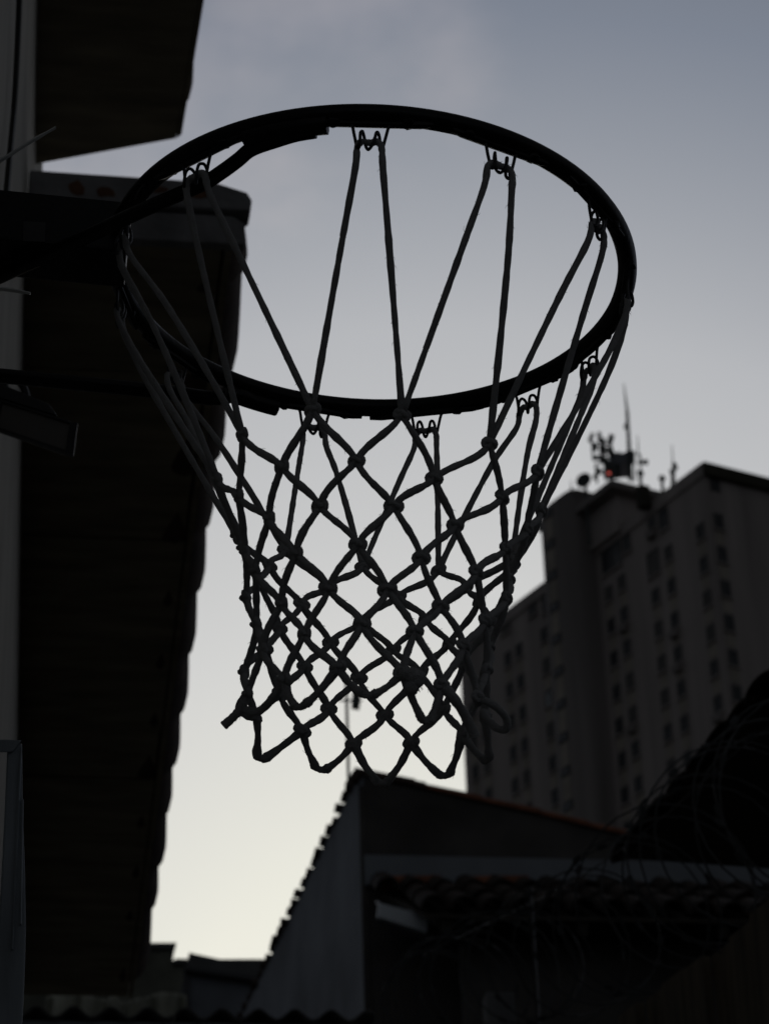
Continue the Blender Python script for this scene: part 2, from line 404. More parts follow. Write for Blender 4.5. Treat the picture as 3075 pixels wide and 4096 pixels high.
# ================================================================== net
net = thing('basketball_net', 'white braided cord net hanging from the hooks of the rim', 'net', tuple(C))
ROWS = {1: (.143, -.232, -103.1, .002), 2: (.126, -.269, -103.9, .0), 3: (.111, -.302, -104.2, -.003), 4: (.105, -.336, -103.9, -.004),
        5: (.093, -.370, -104.2, -.007), 6: (.094, -.403, -103.2, -.010), 7: (.090, -.437, -101, -.010), 8: (.098, -.469, -100.7, -.010)}
KN = {}
for r_, j, x, y in [(1,10.5,969,1738),(1,11.5,1250,1640),(1,.5,1608,1659),(1,1.5,1957,1774),(1,2.5,2148,1890),(1,3.5,2162,2044),(1,9.5,872,1919),(1,8.5,945,2141),
 (1,6.5,1450,2267),(1,5.5,1753,2281),(1,7.5,1142,2204),(1,4.5,2049,2228),
 (2,11,1127,1866),(2,0,1426,1844),(2,10,954,1982),(2,1,1736,1914),(2,2,2008,1989),(2,3,2107,2122),(2,7,1310,2350),(2,8,1079,2262),(2,6,1592,2382),(2,5,1866,2349),(2,9,973,2190),
 (3,11.5,1279,2025),(3,.5,1575,2025),(3,10.5,1077,2073),(3,1.5,1820,2101),(3,2.5,2020,2199),(3,7.5,1207,2416),(3,6.5,1448,2483),(3,5.5,1702,2474),
 (4,0,1431,2178),(4,11,1185,2214),(4,1,1685,2233),(4,2,1905,2291),(4,10,1022,2286),(4,3,2022,2397),(4,7,1322,2570),(4,6,1572,2599),(4,8,1118,2512),(4,5,1796,2573),(4,9,985,2392),
 (5,11.5,1315,2358),(5,.5,1549,2358),(5,1.5,1762,2426),(5,2.5,1938,2488),(5,10.5,1127,2416),(5,7.5,1219,2667),(5,6.5,1436,2711),(5,5.5,1680,2690),
 (6,0,1448,2498),(6,11,1217,2536),(6,1,1659,2527),(6,2,1854,2585),(6,10,1050,2599),(6,7,1315,2836),(6,6,1539,2860),(6,8,1118,2778),(6,5,1774,2841),(6,9,978,2687),
 (7,11.5,1351,2672),(7,10.5,1137,2720),(7,.5,1611,2692),(7,1.5,1767,2740),(7,2.5,1909,2793),(7,7.5,1209,2923),(7,6.5,1414,2976),(7,5.5,1644,2971),(7,4.5,1847,2937),(7,8.5,1026,2870),(7,9.5,993,2775),
 (8,11,1200,2831),(8,0,1469,2785),(8,1,1702,2889),(8,8,1048,3036),(8,7,1282,3082),(8,6,1529,3135),(8,5,1779,3106),(8,4,1948,3043)]:
    KN[(r_, j % 12)] = (x, y)
def knot_pos(row, j):
    R_, z, ph, x = ROWS[row]; a = R(ph+30*j)
    P = C+Vector((x+R_*math.cos(a), .005+R_*math.sin(a), z))
    if (row, j % 12) in KN:                # each knot of a used net sits a little off its regular place
        px, py = KN[(row, j % 12)]; d = (P-EYE).dot(fw)
        P = at_d(px, py, d)
    else:
        # follow the average shift of the neighbours that were measured
        sh = Vector((0, 0, 0)); k = 0
        for rr_ in (row-1, row, row+1):
            for dj in (-1, -.5, .5, 1):
                if (rr_, (j+dj) % 12) in KN and rr_ in ROWS:
                    R2, z2, ph2, x2 = ROWS[rr_]; a2 = R(ph2+30*(j+dj))
                    Q = C+Vector((x2+R2*math.cos(a2), .005+R2*math.sin(a2), z2))
                    sh += knot_pos(rr_, (j+dj) % 12)-Q; k += 1
        if k: P = P+sh/k
    return P
def js(row): return [k+.5 if row % 2 else k for k in range(12)]
KP = {(row, j): knot_pos(row, j) for row in range(1, 8) for j in js(row)}
AX = lambda row: C+Vector((ROWS[row][3], .005, ROWS[row][1]))
CR = .00295
def cord_mesh(path, r=CR, seed=0, fray=.35, taper=None):
    """round braided cord with a slow twist of its flat side and a few loose fibres"""
    b = MB(); n = len(path); k0 = seed*3.17
    rr_ = [r*(1+.2*noise.noise(Vector((i*.31+k0, 1.3, k0)))+.06*math.sin(i*2.2+k0)) for i in range(n)]
    if taper: rr_ = [q*taper(i/(n-1)) for i, q in enumerate(rr_)]
    b.tube(path, rr_, 9)
    rnd = random.Random(seed)
    for _ in range(int(n*fray)):
        i = rnd.randrange(1, n-1); d = Vector((rnd.uniform(-1, 1), rnd.uniform(-1, 1), rnd.uniform(-1, 1))).normalized()
        t = (path[i+1]-path[i-1]).normalized(); d = (d-t*d.dot(t)).normalized()
        p = path[i]+d*rr_[i]*.9; ln = rnd.uniform(.0008, .0034)
        b.tube([p, p+d*ln*.5+t*ln*.4, p+d*ln*.7+t*ln*rnd.uniform(.5, 1.4)], [.00022, .00016, .0001], 3, cap=False)
    return b
cs = 0
# twelve top loops, each a cord led over its hook and down to the first knots on both sides
for i, a in enumerate(HOOK):
    kl = KP[(1, (i-.5) % 12)]; kr = KP[(1, (i+.5) % 12)]
    sl, sr = random.uniform(.0095, .0125), random.uniform(.0095, .0125)
    tl, tm, tr = hk(a, -.0062, -.0285), hk(a, 0, -.0297), hk(a, .0062, -.0285)
    bl, br = hk(a, -sl, -.0345), hk(a, sr, -.0345)
    dl, dr = kl-bl, kr-br
    sag = Vector((0, 0, -.006))
    out_l = (bl-C); out_l.z = 0; out_l = out_l.normalized()*random.uniform(-.004, .006)
    pl = [bl+dl*.05+Vector((0, 0, -.008)), bl+dl*.3+sag*.4+out_l, bl+dl*.65+out_l*.8]
    pr_ = [br+dr*.05+Vector((0, 0, -.008)), br+dr*.3+sag*.4+out_l, br+dr*.65+out_l*.8]
    ctrl = [kl, pl[2], pl[1], pl[0], bl, tl, tm, tr, br, pr_[0], pr_[1], pr_[2], kr]
    cs += 1
    cord_mesh(polyline(smooth_path(ctrl, 5), .006), CR, cs, .7).build('cord', 'cord', net, smooth='all')
def seg_path(A, B, row):
    d = B-A; down = Vector((0, 0, -1)); ln = d.length
    cen = AX(min(row, 8)); outw = ((A+B)/2-cen); outw.z = 0; outw = outw.normalized()*ln*random.uniform(.0, .06)
    ta = (d.normalized()+down*.5).normalized(); tb = (d.normalized()+down*.5).normalized()
    lat = Vector((random.uniform(-1, 1), random.uniform(-1, 1), random.uniform(-1, 1)))*ln*.05
    return bez(A, A+ta*ln*.36+outw+lat, B-tb*ln*.36+outw+lat, B, 12)
for row in range(1, 7):
    for j in js(row):
        A_ = KP[(row, j)]
        for dj in (-.5, .5):
            B_ = KP[(row+1, (j+dj) % 12)]
            cs += 1
            cord_mesh(seg_path(A_, B_, row), CR*random.uniform(.98, 1.1), cs, .5,
                      taper=lambda t: 1-.07*math.cos(2*math.pi*t)).build('cord', 'cord', net, smooth='all')
# knots
def knot(P, row, big=1.0, seed=0):
    rnd = random.Random(seed+99)
    rad = P-AX(row); rad.z = 0; rad.normalize(); tan = Vector((-rad.y, rad.x, 0)); upv = Vector((0, 0, 1))
    q = rnd.uniform(-.35, .35)
    t2 = tan*math.cos(q)+upv*math.sin(q); u2 = upv*math.cos(q)-tan*math.sin(q)
    b = MB()
    b.ball(P, .0047*big, ax=t2*1.25, ay=rad*1.0, az=u2*1.0, nu=12, nv=8, jit=.05)
    for s in (-1, 1):                      # two turns of cord wrapped round the crossing
        pth = []
        for i in range(9):
            th = -math.pi*.75+math.pi*1.5*i/8
            c0 = P+t2*s*.0034*big
            pth.append(c0+(t2*s*math.cos(th)*.0030+u2*math.sin(th)*.0034+rad*.0016*math.sin(th*1.3+s))*big)
        b.tube(pth, .0026*big, 7)
    pth = [P+(t2*(-.0045+.009*i/6)+u2*(.0012*math.sin(i))+rad*(.0042*math.cos((i-3)/3*1.3)))*big for i in range(7)]
    b.tube(pth, .0025*big, 7)
    return b
for (row, j), P in KP.items():
    knot(P, row, random.uniform(.88, 1.02), int(row*100+j*2)).build('knot', 'cord', net, smooth='all')
# bottom loops
def loop_cord(A_, Bm, B_, seed, tight=False):
    d1 = Vector((0, 0, -1))
    w_ = (B_-A_)
    if not tight:
        ctrl = [A_, A_.lerp(Bm, .5)-w_*.075, A_.lerp(Bm, .82)-w_*.075, Bm-w_*.10+Vector((0, 0, .0022)), Bm+Vector((0, 0, .0005)), Bm+w_*.10+Vector((0, 0, .0022)), B_.lerp(Bm, .82)+w_*.075, B_.lerp(Bm, .5)+w_*.075, B_]
    else: ctrl = [A_, A_.lerp(Bm, .5)-w_*.03, Bm-w_*.11+Vector((0, 0, .003)), Bm, Bm+w_*.11+Vector((0, 0, .003)), B_.lerp(Bm, .5)+w_*.03, B_]
    return cord_mesh(smooth_path(ctrl, 5), CR*1.2, seed, .25, taper=lambda t: 1+.16*math.cos(6*math.pi*t))
for j in (11, 0, 1, 8, 7, 6, 5, 4):
    A_, B_ = KP[(7, (j-.5) % 12)], KP[(7, (j+.5) % 12)]
    Bm = knot_pos(8, j); dm = (A_+B_)/2
    px, py = KN[(8, j)]; Bm = at_d(px, py, (dm-EYE).dot(fw))
    cs += 1
    loop_cord(A_, Bm, B_, cs, j == 8).build('cord', 'cord', net, smooth='all')
# loops on the two sides that have come apart: cut ends and a curled loop
def d_of(P): return (P-EYE).dot(fw)
K15, K25, K95, K85, K105, K35 = (KP[(7, q)] for q in (1.5, 2.5, 9.5, 8.5, 10.5, 3.5))
p_ = [K15]+[at_d(x, y, d_of(K15)+dd) for x, y, dd in ((1815, 2795, .0), (1860, 2865, .01), (1890, 2925, .015), (1897, 2945, .016))]
cs += 1
cord_mesh(smooth_path(p_, 5), CR*1.45, cs, .3).build('cord_end', 'cord', net, smooth='all')
p_ = [K25]+[at_d(x, y, d_of(K25)+dd) for x, y, dd in ((1945, 2806, 0), (1992, 2835, .004), (2026, 2880, .01), (2022, 2918, .015), (1985, 2912, .02), (1945, 2872, .028), (1932, 2850, .035))]+[K35]
cs += 1
cord_mesh(smooth_path(p_, 6), CR*1.1, cs, .3).build('cord', 'cord', net, smooth='all')
for (tip, s0, s1) in (((893, 2905), 1.0, 1.3), ((905, 2890), .9, 1.15)):
    p_ = [K95, at_d(960, 2838, d_of(K95)), at_d(930, 2872, d_of(K95)), at_d(*tip, d_of(K95))]
    cs += 1
    cord_mesh(smooth_path(p_, 6), CR*s1, cs, .6).build('cord_end', 'cord', net, smooth='all')
p_ = [K105, at_d(1085, 2800, d_of(K105)+.01), at_d(1030, 2848, d_of(K105)+.03), at_d(975, 2836, d_of(K95)), at_d(968, 2800, d_of(K95)), K95]
cs += 1
cord_mesh(smooth_path(p_, 6), CR*1.15, cs, .3).build('cord', 'cord', net, smooth='all')
p_ = [K95, at_d(955, 2825, d_of(K85)), at_d(985, 2862, d_of(K85)), K85]
cs += 1
cord_mesh(smooth_path(p_, 6), CR*1.15, cs, .3).build('cord', 'cord', net, smooth='all')
# frayed tape bound round one knot near the lower hem
kb = KP[(7, .5)]
fb_ = MB()
for q in range(6):
    fb_.ball(kb+rt*random.uniform(-.004, .014)+up*random.uniform(-.012, .004)-fw*random.uniform(.0, .003), random.uniform(.0055, .0085), nu=12, nv=8, jit=.12)
for q in range(26):
    d = (rt*random.uniform(-.6, 1)+up*random.uniform(-1, .7)).normalized(); p0 = kb+rt*.007-up*.004+d*.008
    fb_.tube([p0, p0+d*.002, p0+d*.0045-up*.001], [.0004, .0003, .0002], 3, cap=False)
fb_.build('frayed_binding', 'cord', net, smooth='all')

# ================================================================== cable ties by the bracket
def tie(pts, wid, label):
    p = [at_y(x, y, 1.885) for x, y in pts]
    o = MB()
    pa = smooth_path(p, 5); o.tube(pa, [wid*(1 if i < len(pa)-3 else .7) for i in range(len(pa))], 6, flat=.45)
    return tag(o.build('cable_tie', 'tie', smooth=True), label, 'cable tie', 'cable ties by the hoop bracket')
tie([(-180, 725), (0, 641), (110, 573), (222, 509)], .0028, 'long white cable tie tail sticking out above the hoop bracket')
tie([(-150, 1140), (0, 1154), (60, 1162), (121, 1173)], .0028, 'short white cable tie tail sticking out below the hoop bracket')

# ================================================================== flood light on the wall
fl = thing('flood_light', 'small black flood light on a bracket on the pale wall', 'flood light', (WX, 3.0, CZ+1.85))
YF = 3.0
tr_, br_, bl_, tl_ = (at_y(315, 1697, YF-.01), at_y(298, 1832, YF), at_y(-60, 1708, YF), at_y(-30, 1590, YF-.01))
nrm = (tr_-tl_).cross(br_-tr_).normalized()
if nrm.y < 0: nrm = -nrm
ux = (tr_-tl_).normalized(); uz = (tr_-br_).normalized()
back = Vector((0, .045, .012))
def lerp2(u, v): return tl_.lerp(tr_, u).lerp(bl_.lerp(br_, u), v)
MB().hexa([bl_, br_, tr_, tl_, bl_+back+uz*.012, br_+back+uz*.012-ux*.012, tr_+back+uz*.012-ux*.02, tl_+back+uz*.02]).build('housing', 'lamp_body', fl, bevel=.004)
MB().hexa([tl_+uz*.003-nrm*.001, tr_+uz*.003-ux*.03-nrm*.001, tr_+uz*.003-ux*.03+nrm*.03, tl_+uz*.003+nrm*.03,
           tl_+uz*.028+nrm*.01, tr_+uz*.020-ux*.045+nrm*.01, tr_+uz*.020-ux*.045+nrm*.03, tl_+uz*.028+nrm*.03]).build('visor', 'lamp_body', fl, bevel=.004)
gp = [lerp2(u, v)-nrm*.0035 for u, v in ((.13, .10), (.90, .10), (.90, .90), (.13, .90))]
MB().prism(gp, nrm*.003).build('glass', 'lamp_glass', fl)
for (u0_, u1_, v0, v1) in ((.04, .125, .02, .98), (.905, .99, .02, .98), (.13, .90, .02, .095), (.13, .90, .905, .98)):
    MB().prism([lerp2(u0_, v0)-nrm*.007, lerp2(u1_, v0)-nrm*.007, lerp2(u1_, v1)-nrm*.007, lerp2(u0_, v1)-nrm*.007], nrm*.0065).build('bezel', 'lamp_body', fl)
MB().tube(smooth_path([tl_+Vector((.03, .05, .01)), tl_+Vector((.01, .07, .05)), Vector((WX, YF+.1, CZ+2.0)), Vector((WX, YF+.1, CZ+2.2))], 5), .004, 6).build('cable', 'lamp_body', fl, smooth=True)
MB().tube(smooth_path([at_y(15, 1520, YF+.02), at_y(20, 1570, YF+.02), at_y(30, 1610, YF+.02)], 4), .006, 6).build('bracket', 'lamp_body', fl, smooth=True)
MB().tube(smooth_path([at_y(-60, 1500, YF+.02), at_y(15, 1518, YF+.02), at_y(60, 1512, YF+.02), at_y(95, 1550, YF+.02), at_y(110, 1600, YF+.02)], 5), .0055, 6).build('yoke', 'lamp_body', fl, smooth=True)
MB().tube(smooth_path([Vector((WX, YF+.03, CZ+1.93)), at_y(-60, 1500, YF+.02), at_y(15, 1520, YF+.02)], 4), .006, 6).build('wall_arm', 'lamp_body', fl, smooth=True)

# ================================================================== galvanised steel frame standing at the foot of the wall
fr = thing('steel_frame', 'galvanised steel frame upright at the lower left against the pale wall', 'frame', (WX+.03, 2.5, 0))
YB = 2.5
def zrow(y, x0, x1, Y=YB): return at_y(x0, y, Y), at_y(x1, y, Y)
pts_r = [(88, 2972), (92, 3260), (100, 3480), (104, 3700), (98, 3900), (88, 4096)]
pts_l = [(30, 2972), (16, 3300), (0, 3600), (-16, 3860), (-26, 4096)]
poly = [at_y(x, y, YB) for x, y in pts_r]+[at_y(x, y, YB) for x, y in reversed(pts_l)]
low_r, low_l = poly[len(pts_r)-1].copy(), poly[len(pts_r)].copy()
low_r.z = low_l.z = 0.0
poly.insert(len(pts_r), low_r); poly.insert(len(pts_r)+1, low_l)
MB().prism(poly, (0, .05, 0)).build('upright', 'galv', fr, bevel=.002)
for k, (xa, ya_, xb, yb_) in enumerate(((84, 2990, 62, 3480), (78, 3060, 48, 3800), (90, 3200, 82, 3700))):
    a, b = at_y(xa, ya_, YB-.003), at_y(xb, yb_, YB-.003)
    MB().tube([a, b], .0014, 5).build('ridge', 'galv', fr)
a, b = at_y(-120, 2985, YB-.004), at_y(86, 2985, YB-.004)
MB().hexa([at_y(-120, 3010, YB-.004), at_y(50, 3010, YB-.004), at_y(50, 3010, YB+.046), at_y(-120, 3010, YB+.046),
           at_y(-120, 2955, YB-.004), at_y(88, 2962, YB-.004), at_y(88, 2962, YB+.046), at_y(-120, 2955, YB+.046)]).build('top_rail', 'galv', fr, bevel=.002)

# ================================================================== corrugated roof edge at the bottom
cr = thing('corrugated_roof', 'wavy edge of dark corrugated fibre cement roof along the bottom', 'roof', at_y(900, 4060, 12))
YC = 12.0
pk = at_y(740, 4030, YC); zc = pk.z-.026
pitch = .177
def wave_sheet(x0, x1, material):
    b = MB(); n = int((x1-x0)/pitch*10); dz = -.10
    prof = [(x0+(x1-x0)*i/n) for i in range(n+1)]
    for (y, th) in ((0, 0), (0, -.008), (2.4, 0), (2.4, -.008)):
        for x in prof:
            b.v.append(Vector((x, YC+y, zc+.026*math.cos(2*math.pi*(x-pk.x)/pitch)+dz*y/2.4+th)))
    m_ = n+1
    for i in range(n):
        b.f += [(i, i+1, 2*m_+i+1, 2*m_+i), (m_+i, 3*m_+i, 3*m_+i+1, m_+i+1), (i, m_+i, m_+i+1, i+1), (2*m_+i, 2*m_+i+1, 3*m_+i+1, 3*m_+i)]
    b.f += [(0, 2*m_, 3*m_, m_), (n, m_+n, 3*m_+n, 2*m_+n)]
    return b.build('sheet', material, cr, smooth=True)
wave_sheet(-.55, .64, 'fibre_cement'); wave_sheet(.645, 1.62, 'fibre_cement')
MB().abox(-.6, 1.62, YC+.05, YC+.13, zc-.135, zc-.036).build('beam', 'flashing', cr)
MB().abox(-.6, 1.62, YC+.15, YC+.3, 0, zc-.04).build('wall', 'dark_render', cr)

# ================================================================== house with the gable corner in the middle
YG = 16.0
gh = thing('gable_house', 'plastered house with a tiled roof rising above the corrugated edge', 'house', at_y(1455, 4090, YG))
ap = at_y(1440, 3092, YG); rr1 = at_y(2480, 3330, YG)
cx = at_y(1452, 3600, YG).x
fwpts = [Vector((cx, YG, 0)), Vector((5.6, YG, 0)), Vector((5.6, YG, rr1.z-.36)), rr1, Vector((cx, YG, ap.z-.03))]
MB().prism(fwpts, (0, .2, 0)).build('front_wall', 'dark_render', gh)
sdir = Vector((math.sin(R(-4.3)), math.cos(R(-4.3)), 0)); snrm = Vector((sdir.y, -sdir.x, 0))
zs = at_plane(1400, 3170, Vector((cx, YG, 0)), snrm).z
far_ = Vector((cx, YG, 0))+sdir*11
def sp(x, y): return at_plane(x, y, Vector((cx-.002, YG, 0)), snrm)
s0 = Vector((cx-.002, YG-.002, 0)); s1 = s0+sdir*11
MB().prism([s0, s1, Vector((s1.x, s1.y, zs)), Vector((s0.x, s0.y, zs))], snrm*.2).build('side_wall', 'gable_plaster', gh)  # open-sky light on this side is put into its paler colour
# roof plane and the tile ends along the side eave
re = [Vector((s0.x-.03, YG-.05, zs+.02)), Vector((s1.x-.03, s1.y, zs+.02)), Vector((5.7, s1.y, zs-.75)), Vector((5.7, YG-.05, rr1.z-.4))]
MB().prism([Vector((s0.x+.02, YG+.21, zs+.004)), s1+Vector((.02, 0, zs+.004)), Vector((s1.x+2.2, s1.y, zs+.02)), Vector((s0.x+2.2, YG+.21, zs-.42))], (0, 0, .05)).build('roof_deck', 'dark_tile', gh)
tile_p = None
npt = 0
proto = arch_tile(.055, .066, .42, .012, 6).build('roof_tile', 'dark_tile', gh, smooth=True)
k = 0; y_ = .05
while y_ < 10.6:
    P = s0+sdir*y_+Vector((0, 0, zs))
    q = proto if k == 0 else copy_part(proto, gh, P)
    # tiles run up from the eave (their lip sticks out over the wall)
    q.rotation_euler = (R(random.uniform(-16, -10)), R(random.uniform(-8, 8)), R(-90+random.uniform(-5, 5)))
    q.location = P-snrm*random.uniform(.025, .06)+Vector((0, 0, -.012+random.uniform(-.01, .012)))-world_loc(gh)
    y_ += random.uniform(.19, .215); k += 1
# cap tiles down the front edge
ca = [at_y(x, y, YG) for x, y in ((1432, 3074), (1680, 3128), (1905, 3180), (2140, 3232), (2330, 3280), (2490, 3318), (2700, 3370))]
for i in range(len(ca)-1):
    d = ca[i+1]-ca[i]
    t_ = arch_tile(.044, .055, d.length+.03, .012, 8, R(190)).build('ridge_tile', 'terracotta' if i else 'dark_tile', gh, smooth=True)
    t_.rotation_euler = (d.to_track_quat('Y', 'Z')).to_euler()
    t_.location = ca[i]+Vector((0, .02, -.046))-world_loc(gh)
MB().ball(ca[0]+Vector((-.012, .03, -.055)), .05, nu=8, nv=6, jit=.15).build('ridge_end', 'dark_tile', gh, smooth=True)
# pale flashing band across the front
b0, b1 = at_y(1475, 3425, YG-.03), at_y(1475, 3545, YG-.03)
MB().abox(cx+.01, 5.6, YG-.05, YG-.002, b1.z, b0.z).build('flashing', 'flashing', gh)
MB().abox(cx-.012, cx+.03, YG-.012, YG-.003, 0, ap.z-.1).build('corner_strip', 'dark_render', gh)

# ================================================================== lean-to roof below it
YLn = 14.9
lt = thing('lean_to', 'low lean-to with a weathered tile roof below the pale flashing', 'lean-to', at_y(2000, 3660, YLn))
e0 = at_y(1860, 3640, YLn); zt = at_y(1900, 3560, YG-.08).z; ze = e0.z
xL, xR = at_y(1700, 3640, YLn).x, 5.2
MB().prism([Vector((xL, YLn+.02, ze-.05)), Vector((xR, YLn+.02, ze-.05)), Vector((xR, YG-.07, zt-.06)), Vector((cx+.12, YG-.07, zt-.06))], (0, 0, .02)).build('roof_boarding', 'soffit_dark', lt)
wtl = .19; dvec = Vector((0, YG-.09-YLn, zt-ze)); L_ = dvec.length; nrow = 3
pr0 = arch_tile(.088, .074, L_/nrow+.06, .013, 6).build('roof_tile', 'old_tile', lt, smooth=True)
first = True; x = cx+.1
while x < 4.9:
    for rr_ in range(nrow):
        f = rr_/nrow
        P = Vector((x, YLn+dvec.y*f, ze+dvec.z*f+.012*rr_))
        if x < xL+.02 and P.y < YG-.09-(x-cx-.02)/(xL-cx-.02)*(YG-YLn-.1): continue
        q = pr0 if first else copy_part(pr0, lt, P)
        q.rotation_euler = (math.atan2(dvec.z, dvec.y)+random.uniform(-.03, .01), random.uniform(-.05, .05), random.uniform(-.03, .03))
        q.location = P+Vector((random.uniform(-.008, .008), random.uniform(-.02, .02), random.uniform(-.004, .004)))-world_loc(lt)
        if not first and random.random() < .4: pass
        first = False
    x += wtl
for (x0, x1) in ((1530, 1760), (1870, 2110)):
    a, b = at_y(x0, 3530, YG-.12), at_y(x1, 3530, YG-.12)
    t_ = arch_tile(.07, .075, (b-a).length, .014, 7).build('ridge_tile', 'terracotta', lt, smooth=True)
    t_.rotation_euler = ((b-a).to_track_quat('Y', 'Z')).to_euler(); t_.location = a+Vector((0, 0, -.03))-world_loc(lt)
for xx in (xL+.15, xL+1.0, xL+1.9, xL+2.8):
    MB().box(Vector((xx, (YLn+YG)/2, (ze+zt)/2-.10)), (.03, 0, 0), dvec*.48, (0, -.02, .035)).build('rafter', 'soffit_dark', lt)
MB().abox(xL+.3, 5.2, YLn+.5, YLn+.6, 0, ze-.02).build('wall', 'dark_render', lt)
# pale panel on its verge
pn = [at_y(x, y, 15.2) for x, y in ((1516, 3612), (1716, 3664), (1708, 3730), (1508, 3668))]
pnl = thing('panel', 'pale rectangular panel hung at a tilt under the lean-to verge', 'panel', tuple(pn[3]))
MB().prism(pn, (0, .05, 0)).build('face', 'white_panel', pnl, bevel=.004)
MB().prism([p+Vector((0, .055, -.02)) for p in pn], (.03, .06, 0)).build('back_box', 'dark_frame', pnl)
for i in (0, 1):
    MB().tube([pn[i]+Vector((.03 if i == 0 else -.03, .04, -.01)), pn[i]+Vector((.03 if i == 0 else -.03, .3, .12))], .012, 6).build('bracket', 'dark_frame', pnl)

# ================================================================== far houses low on the left
def block(name, label, pts, Y, depth, material, group=None):
    t = thing(name, label, 'house', tuple(at_y(*pts[0], Y)), group)
    P = [at_y(x, y, Y) for x, y in pts]
    P += [Vector((P[-1].x, Y, 0)), Vector((P[0].x, Y, 0))]
    MB().prism(P, (0, depth, 0)).build('wall', material, t)
    return t
d1 = block('parapet_house', 'mossy flat-topped house with a stepped parapet beside the dark eave', [(-300, 3778), (702, 3778), (684, 3842), (752, 3842)], 30, 6, 'moss_render')
MB().prism([at_y(x, y, 29.95) for x, y in ((-300, 3772), (706, 3772), (700, 3796), (-300, 3796))], (0, .12, 0)).build('coping', 'grey_roof', d1)
MB().prism([at_y(x, y, 29.93) for x, y in ((700, 3836), (748, 3836), (748, 3856), (692, 3856))], (0, .12, 0)).build('coping', 'grey_roof', d1)
d2 = block('low_house', 'low grey house with a sloping roof end left of the gable house', [(742, 3880), (1120, 3880)], 27, 6, 'gable_plaster')
MB().prism([at_y(x, y, 26.9) for x, y in ((745, 3862), (756, 3812), (878, 3838), (1120, 3838), (1120, 3925), (742, 3866))], (0, 6.2, 0)).build('roof', 'grey_roof', d2)
MB().prism([at_y(x, y, 26.86) for x, y in ((742, 3866), (1120, 3922), (1120, 3938), (742, 3880))], (0, .1, 0)).build('fascia', 'dark_frame', d2)
MB().prism([at_y(x, y, 26.95) for x, y in ((735, 3870), (760, 3872), (762, 4200), (728, 4200))], (0, .1, 0)).build('downpipe', 'dark_frame', d2)

# ================================================================== grubby cloth hung behind the corrugated edge
ct = MB(); nU, nV = 40, 10
for j in range(nV+1):
    for i in range(nU+1):
        u, v = i/nU, j/nV
        x = 185+u*560; y = 3990-18*math.sin(u*9)-(26 if .45 < u < .52 else 0)*(1-v)+v*150
        P = at_y(x, y, 12.9+.05*math.sin(u*34+v*2)+.03*math.sin(u*61))
        ct.v.append(P)
for j in range(nV):
    for i in range(nU):
        a = j*(nU+1)+i; ct.f.append((a, a+1, a+nU+2, a+nU+1))
co_ = ct.build('cloth', 'cloth', smooth='all')
sm = co_.modifiers.new('thickness', 'SOLIDIFY'); sm.thickness = .006
tag(co_, 'grubby pale cloth bunched behind the corrugated edge under the dark eave', 'cloth')

# ================================================================== thin mast behind the net
am = thing('antenna_mast', 'thin pole with a small hanging box behind the lower net', 'mast', at_y(1393, 3090, 17.0))
pt, pb = at_y(1386, 2700, 17), at_y(1394, 3130, 17)
MB().tube([Vector((pb.x, 17, pb.z-.4)), Vector((pb.x, 17, pt.z))], .012, 8).build('pole', 'green_pole', am, smooth=True)
cb = at_y(1390, 2803, 17)
MB().box(cb+Vector((.02, 0, 0)), (.085, 0, 0), (0, .006, 0), (0, 0, .006)).build('crossbar', 'green_pole', am)
bb = at_y(1424, 2803, 17)
MB().box(bb, (.029, 0, -.006), (0, .03, 0), (.006, 0, .062)).build('box', 'antenna', am, bevel=.004)

# ================================================================== house on the right: dark eave
HR_ = CZ+3.4
rh = thing('right_house', 'dark house on the right with a bumpy tiled eave against the tower', 'house', at_z(2900, 3000, HR_))
ea, eb = at_z(2515, 3400, HR_), at_z(3075, 2755, HR_)
ea.z -= .035; eb.z -= .035
dr = (eb-ea); dr.z = 0; dn = dr.normalized(); side = Vector((-dn.y, dn.x, 0))
if side.x < 0: side = -side
ec = eb+dn*1.5
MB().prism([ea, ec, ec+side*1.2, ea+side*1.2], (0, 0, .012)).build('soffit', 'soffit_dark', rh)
MB().prism([ea+side*.03+Vector((0, 0, .013)), ec+side*.03+Vector((0, 0, .013)), ec+side*2.4+Vector((0, 0, .85)), ea+side*2.4+Vector((0, 0, .85))], (0, 0, .02)).build('roof_deck', 'blackish_tile', rh)
MB().prism([Vector((p.x, p.y, 0)) for p in (ea+side*1.1, ec+side*1.1, ec+side*1.3, ea+side*1.3)], (0, 0, ea.z-.002)).build('wall', 'dark_render', rh)
tl = (ec-ea).length; k = 0; s_ = .05
pr1 = arch_tile(.128, .115, .42, .014, 9).build('roof_tile', 'blackish_tile', rh, smooth=True)
ang = math.atan2(side.y, side.x)-math.pi/2
while s_ < tl:
    for rr_ in range(1):
        P = ea+dn*s_-side*.045+Vector((0, 0, .002))
        q = pr1 if (k == 0 and rr_ == 0) else copy_part(pr1, rh, P)
        q.rotation_euler = (R(19)+random.uniform(-.04, .03), random.uniform(-.06, .06), ang+random.uniform(-.04, .04))
        q.scale = (1, 1, .30)
        q.location = P+Vector((random.uniform(-.006, .006), 0, random.uniform(-.005, .006)))-world_loc(rh)
    k += 1; s_ += .19

